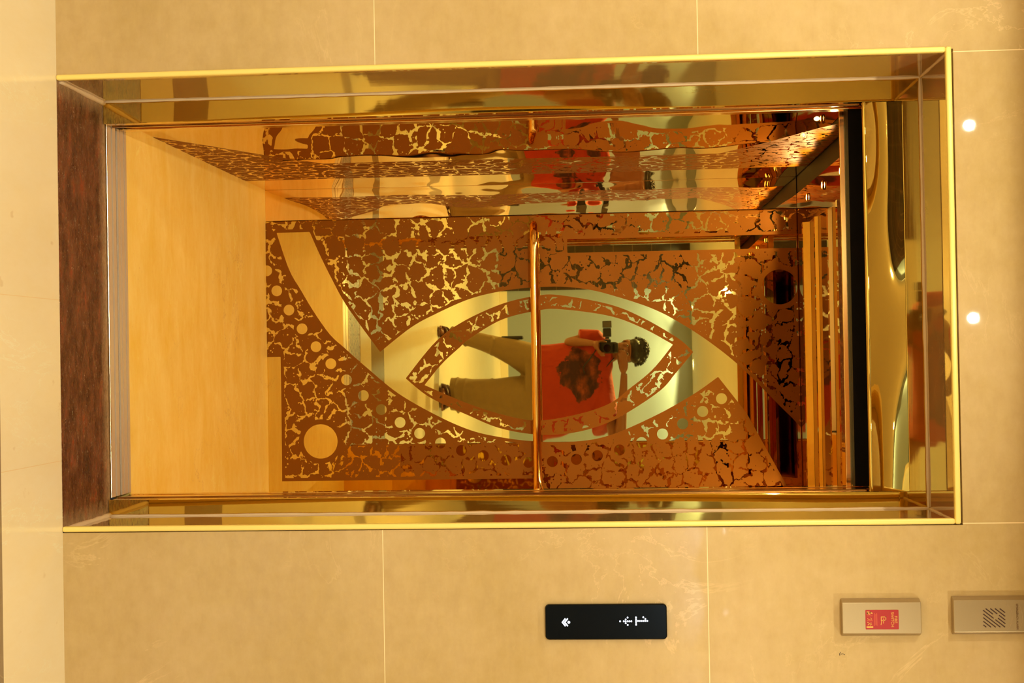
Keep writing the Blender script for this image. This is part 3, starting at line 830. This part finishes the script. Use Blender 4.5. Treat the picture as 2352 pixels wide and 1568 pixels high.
# body: feet, shins, torso, neck, head, arms, hands as one surface
bm = bmesh.new()
HX, HY, HZ = 0.015, -3.775, 1.560
add_ball(bm, (HX, HY - 0.01, HZ + 0.045), (0.076, 0.096, 0.092))
add_ball(bm, (HX, HY + 0.015, HZ - 0.035), (0.062, 0.074, 0.080))
add_ball(bm, (HX, HY + 0.045, HZ - 0.085), (0.034, 0.036, 0.028))           # chin
add_ball(bm, (HX, HY + 0.096, HZ - 0.010), (0.013, 0.018, 0.024), 2)         # nose
add_ball(bm, (HX, HY + 0.105, HZ - 0.024), (0.016, 0.014, 0.010), 2)
add_ball(bm, (HX, HY + 0.083, HZ + 0.028), (0.052, 0.014, 0.009), 2)         # brow
add_ball(bm, (HX, HY + 0.085, HZ - 0.052), (0.025, 0.013, 0.006), 2)         # lips
add_ball(bm, (HX, HY + 0.084, HZ - 0.062), (0.021, 0.013, 0.006), 2)
for s in (-1, 1):
    add_ball(bm, (HX + s * 0.031, HY + 0.070, HZ + 0.020), (0.019, 0.013, 0.007), 2)   # upper lid
    add_ball(bm, (HX + s * 0.031, HY + 0.068, HZ - 0.006), (0.018, 0.012, 0.006), 2)   # lower lid
    add_ball(bm, (HX + s * 0.076, HY - 0.008, HZ + 0.0), (0.010, 0.020, 0.032), 2)   # ears
    add_ball(bm, (HX + s * 0.036, HY + 0.062, HZ - 0.012), (0.024, 0.024, 0.024), 2) # cheeks
add_tube(bm, [(0.06, PY, 1.36), (0.03, PY + 0.02, 1.46), (HX, HY, HZ - 0.03)], [0.075, 0.058, 0.055], 20)
add_loft(bm, [(0.19, PY, 0.84, 0.15, 0.11), (0.16, PY, 1.0, 0.15, 0.11), (0.12, PY, 1.2, 0.16, 0.11), (0.075, PY, 1.34, 0.14, 0.08), (0.065, PY, 1.40, 0.09, 0.06)])
# right arm: elbow raised out to the side, hand on the camera grip
RS, RE, RW = (0.235, PY, 1.375), (0.520, -3.75, 1.475), (0.165, -3.665, 1.535)
add_tube(bm, [RS, (0.37, PY + 0.03, 1.425), RE], [0.056, 0.050, 0.042], 18)
add_ball(bm, RE, 0.042)
add_tube(bm, [RE, (0.41, -3.725, 1.50), (0.25, -3.685, 1.527), RW], [0.042, 0.046, 0.034, 0.027], 18)
add_ball(bm, (0.115, -3.650, 1.530), (0.052, 0.024, 0.040))
def finger(p0, p1, p2, p3, r=0.0088):
    add_tube(bm, [p0, p1, p2, p3], [r * 1.12, r * 1.05, r, r * 0.82], 10)
    add_ball(bm, p3, r * 0.82, 2)
    add_ball(bm, p2, r, 2); add_ball(bm, p1, r * 1.05, 2)
for k, (dz, ln) in enumerate(((0.026, 0.94), (0.008, 1.0), (-0.010, 0.95), (-0.027, 0.80))):
    z = 1.530 + dz
    finger((0.085, -3.642, z), (0.085 - 0.030 * ln, -3.622, z - 0.004), (0.085 - 0.052 * ln, -3.612, z - 0.012), (0.085 - 0.066 * ln, -3.622, z - 0.022))
finger((0.115, -3.665, 1.500), (0.092, -3.690, 1.492), (0.070, -3.702, 1.488), (0.050, -3.704, 1.482), 0.010)   # thumb behind
# left arm: upper arm hangs, forearm rises to hold the lens from below
LS, LE, LW = (-0.105, PY + 0.01, 1.345), (-0.060, -3.755, 1.085), (-0.045, -3.620, 1.270)
add_tube(bm, [LS, (-0.095, PY + 0.03, 1.22), LE], [0.054, 0.048, 0.041], 18)
add_ball(bm, LE, 0.041)
add_tube(bm, [LE, (-0.058, -3.71, 1.15), (-0.05, -3.65, 1.23), LW, (-0.034, -3.598, 1.312)], [0.041, 0.043, 0.032, 0.026, 0.026], 18)
add_ball(bm, (-0.028, -3.588, 1.312), (0.040, 0.042, 0.026))
for k, (dx, dy, ln) in enumerate(((0.000, 0.022, 0.95), (0.012, 0.008, 1.0), (0.018, -0.010, 0.95), (0.018, -0.028, 0.8))):
    x, y = -0.012 + dx, -3.580 + dy
    finger((x, y, 1.318), (x + 0.028 * ln, y, 1.330), (x + 0.048 * ln, y, 1.352), (x + 0.048 * ln, y - 0.002, 1.375))
finger((-0.048, -3.585, 1.320), (-0.062, -3.572, 1.345), (-0.060, -3.566, 1.372), (-0.052, -3.566, 1.392), 0.010)
# legs under the trousers and feet
LF, RF = (-0.17, -3.80), (0.25, -3.82)
for (fx, fy), hx in ((LF, 0.10), (RF, 0.27)):
    add_tube(bm, [(hx, PY, 0.84), ((hx + fx) / 2, PY + 0.01, 0.46), (fx, fy, 0.09)], [0.09, 0.062, 0.038], 18)
    sgn = -1 if fx < 0 else 1
    tx = 0.035 * sgn
    add_loft(bm, [(fx + tx * 0.4, fy + 0.045, 0.016, 0.042, 0.115), (fx + tx * 0.4, fy + 0.040, 0.040, 0.040, 0.108), (fx, fy + 0.01, 0.075, 0.036, 0.060), (fx, fy - 0.01, 0.12, 0.036, 0.042)])
    for j in range(5):
        add_ball(bm, (fx + tx + (j - 2) * 0.0175, fy + 0.158 - abs(j - (1 if sgn < 0 else 3)) * 0.010, 0.024), (0.0095, 0.018, 0.011), 2)
body = bm_obj('body', bm, m_skin, person); remesh(body, 0.0052, 3)
# eyes
for s in (-1, 1):
    bm = bmesh.new(); add_ball(bm, (HX + s * 0.031, HY + 0.0690, HZ + 0.008), 0.0115, 3)
    e = bm_obj('eye', bm, simple('eye_white', (0.7, 0.66, 0.6), 0.2), person, smooth=True)
    bm = bmesh.new(); add_ball(bm, (HX + s * 0.031, HY + 0.0785, HZ + 0.007), (0.0062, 0.0035, 0.0062), 2)
    bm_obj('iris', bm, simple('eye_dark', (0.02, 0.01, 0.006), 0.15), e, smooth=True)
# hair: full, a little tousled
bm = bmesh.new()
add_ball(bm, (HX, HY - 0.030, HZ + 0.085), (0.098, 0.106, 0.096))
add_ball(bm, (HX, HY - 0.060, HZ + 0.020), (0.090, 0.074, 0.088))
add_ball(bm, (HX, HY + 0.012, HZ + 0.070), (0.093, 0.092, 0.060))
for k in range(46):
    a = random.uniform(0, 2 * PI); el = random.uniform(0.1, 1.45)
    d = Vector((math.cos(a) * math.cos(el), math.sin(a) * math.cos(el), math.sin(el)))
    if d.y > 0.45 and el < 0.75: continue
    c = Vector((HX + d.x * 0.095, HY - 0.030 + d.y * 0.102, HZ + 0.085 + d.z * 0.095))
    add_ball(bm, c, random.uniform(0.012, 0.018), 2)
for k in range(230):
    a = random.uniform(0, 2 * PI); el = math.asin(random.uniform(-0.15, 1.0))
    d = Vector((math.cos(a) * math.cos(el), math.sin(a) * math.cos(el), math.sin(el)))
    if d.y > 0.35 and el < 0.55: continue
    c = Vector((HX + d.x * 0.094, HY - 0.030 + d.y * 0.104, HZ + 0.082 + d.z * 0.094))
    t_ = (d + Vector((random.uniform(-.7, .7), random.uniform(-.7, .7), random.uniform(-.5, .3)))).normalized()
    add_tube(bm, [c - d * 0.012, c + t_ * 0.010, c + t_ * 0.024], [0.0085, 0.006, 0.0026], 6)
h = bm_obj('hair', bm, m_hair, person); remesh(h, 0.0036, 1)
# shirt
bm = bmesh.new()
add_loft(bm, [(0.205, PY - 0.005, 0.80, 0.245, 0.165, 0.05, 0), (0.20, PY - 0.005, 0.88, 0.235, 0.165), (0.19, PY, 1.00, 0.240, 0.160),
              (0.175, PY, 1.12, 0.235, 0.150), (0.15, PY, 1.24, 0.232, 0.140), (0.11, PY, 1.33, 0.215, 0.125),
              (0.075, PY, 1.385, 0.175, 0.105), (0.062, PY, 1.425, 0.11, 0.085), (0.055, PY + 0.005, 1.445, 0.075, 0.07)], 40)
add_tube(bm, [(0.17, PY, 1.335), (0.28, PY + 0.005, 1.350), (0.395, PY + 0.035, 1.375)], [0.100, 0.108, 0.118], 22)
add_tube(bm, [(-0.03, PY, 1.34), (-0.10, PY + 0.012, 1.30), (-0.105, PY + 0.03, 1.165)], [0.088, 0.082, 0.082], 22)
# hanging folds
for k in range(9):
    a = -0.2 + k * 0.42
    x, y = 0.17 + 0.20 * math.cos(a), PY + 0.14 * abs(math.sin(a)) * (1 if k % 2 else 0.96)
    add_tube(bm, [(x * 0.9 + 0.01, y, 1.18), (x, y + 0.006, 1.0), (x + 0.012 * (k % 3 - 1), y + 0.012, 0.82)], [0.008, 0.016, 0.020], 8)
sh = bm_obj('shirt', bm, m_shirt, person); remesh(sh, 0.0085, 4)
# trousers
bm = bmesh.new()
add_loft(bm, [(0.19, PY - 0.01, 0.72, 0.205, 0.140), (0.195, PY - 0.01, 0.84, 0.195, 0.140), (0.195, PY - 0.005, 0.92, 0.180, 0.130)], 30)
for (fx, fy), hx in ((LF, 0.085), (RF, 0.290)):
    kx = (hx + fx) / 2
    add_tube(bm, [(hx, PY, 0.80), ((hx * 1.4 + fx * 0.6) / 2, PY + 0.008, 0.62), (kx, PY + 0.012, 0.46), ((kx + fx) / 2, fy, 0.27), (fx, fy - 0.004, 0.075)],
             [0.125, 0.108, 0.088, 0.078, 0.078], 26)
    for z, rr in ((0.44, 0.008), (0.13, 0.010), (0.20, 0.007)):
        cx = fx + (kx - fx) * (z / 0.46)
        ring = [(cx + (0.084 if z > 0.4 else 0.078) * math.cos(a), fy + (0.084 if z > 0.4 else 0.078) * math.sin(a), z + 0.012 * math.sin(2 * a + z * 9)) for a in np.linspace(0, 2 * PI, 25)]
        add_tube(bm, ring, rr, 8, caps=False)
tr = bm_obj('trousers', bm, m_trouser, person); remesh(tr, 0.0085, 3)
bm = bmesh.new(); add_box(bm, -0.128, -0.092, PY - 0.055, PY + 0.035, 0.515, 0.70)
bm_obj('side_pouch', bm, m_cambody, person, bevel=0.012, segs=3)
# sandals
for (fx, fy) in (LF, RF):
    sgn = -1 if fx < 0 else 1
    cx = fx + 0.014 * sgn
    bm = bmesh.new()
    prof = [(0.046, -0.075), (0.040, -0.10), (0.0, -0.112), (-0.040, -0.10), (-0.046, -0.075), (-0.040, 0.02), (-0.052, 0.10), (-0.044, 0.155), (-0.012, 0.180), (0.028, 0.172), (0.050, 0.130), (0.052, 0.08), (0.040, 0.01)]
    lo = [bm.verts.new((cx + x, fy + 0.02 + y, 0.0008)) for x, y in prof]; hi = [bm.verts.new((cx + x, fy + 0.02 + y, 0.020)) for x, y in prof]
    bm.faces.new(lo[::-1]); bm.faces.new(hi)
    for k in range(len(prof)): bm.faces.new((lo[k], lo[(k + 1) % len(prof)], hi[(k + 1) % len(prof)], hi[k]))
    sd = bm_obj('sandal', bm, m_leather, person, bevel=0.003)
    bm = bmesh.new()
    for yy, hh, ww in ((0.105, 0.052, 0.053), (0.055, 0.072, 0.049)):
        pts = [(cx + ww * math.cos(a), fy + 0.02 + yy - 0.012 * math.sin(a), 0.014 + hh * math.sin(a) ** 0.8 if 0 < a < PI else 0.014) for a in np.linspace(0.001, PI - 0.001, 18)]
        add_tube(bm, pts, 0.011, 8, ell=1.0)
    pts = [(cx + 0.046 * math.cos(a), fy - 0.005 - 0.072 * math.sin(a), 0.055) for a in np.linspace(0, PI, 16)]
    add_tube(bm, pts, 0.008, 8)
    bm_obj('strap', bm, m_leather, sd, smooth=True)

# camera with flash, held upright, its top towards the person's left
pc = empty('photo_camera', (0.0, -3.56, 1.33), 'black camera with flash turned on its side, held at chin height by the person', 'camera')
LX, LZ = 0.0, 1.40
lensf = CAM_Y - 0.010
bm = bmesh.new()
add_box(bm, -0.052, 0.040, -3.655, -3.590, 1.335, 1.478)
cb = bm_obj('camera_body', bm, m_cambody, pc, bevel=0.010, segs=3)
box('grip', m_cambody, -0.045, 0.036, -3.600, -3.572, 1.452, 1.490, cb, bevel=0.010, segs=3)
box('viewfinder_hump', m_cambody, -0.078, -0.050, -3.662, -3.600, 1.370, 1.432, cb, bevel=0.008, segs=3)
bm = bmesh.new()
add_tube(bm, [(LX, -3.592, LZ), (LX, -3.575, LZ), (LX, -3.574, LZ), (LX, -3.52, LZ), (LX, -3.519, LZ), (LX, lensf, LZ)],
         [0.034, 0.034, 0.037, 0.037, 0.039, 0.039], 36)
ln = bm_obj('lens_barrel', bm, m_cambody, pc, smooth=False)
bm = bmesh.new()
bmesh.ops.create_cone(bm, cap_ends=True, segments=36, radius1=0.031, radius2=0.031, depth=0.001, matrix=Matrix.Translation((LX, lensf + 0.0008, LZ)) @ Matrix.Rotation(PI / 2, 4, 'X'))
bm_obj('front_glass', bm, m_lens, ln)
fl = empty('camera_flash', (-0.10, -3.63, 1.40), 'black flash unit clipped to the camera, pointing sideways out of the hands', 'camera flash')
bm = bmesh.new()
add_box(bm, -0.100, -0.080, -3.650, -3.612, 1.384, 1.418)
bm_obj('foot', bm, m_cambody, fl, bevel=0.004)
bm = bmesh.new(); add_box(bm, -0.188, -0.101, -3.662, -3.604, 1.366, 1.436)
bm_obj('flash_body', bm, m_cambody, fl, bevel=0.006, segs=3)
bm = bmesh.new(); add_box(bm, -0.262, -0.192, -3.672, -3.575, 1.364, 1.440)
hd2 = bm_obj('flash_head', bm, m_cambody, fl, bevel=0.006, segs=3)
box('flash_window', simple('flash_window_plastic', (0.10, 0.09, 0.08), 0.25), -0.256, -0.198, -3.5755, -3.5725, 1.370, 1.434, hd2)
bm = bmesh.new()
pts = catmull([(-0.02, -3.648, 1.334), (0.06, -3.640, 1.27), (0.13, -3.66, 1.20), (0.175, -3.70, 1.24), (0.165, -3.71, 1.33), (0.10, -3.735, 1.42), (0.075, -3.76, 1.455)], 6)
add_tube(bm, pts, 0.0045, 8)
bm_obj('neck_strap', bm, m_cambody, pc, smooth=True)
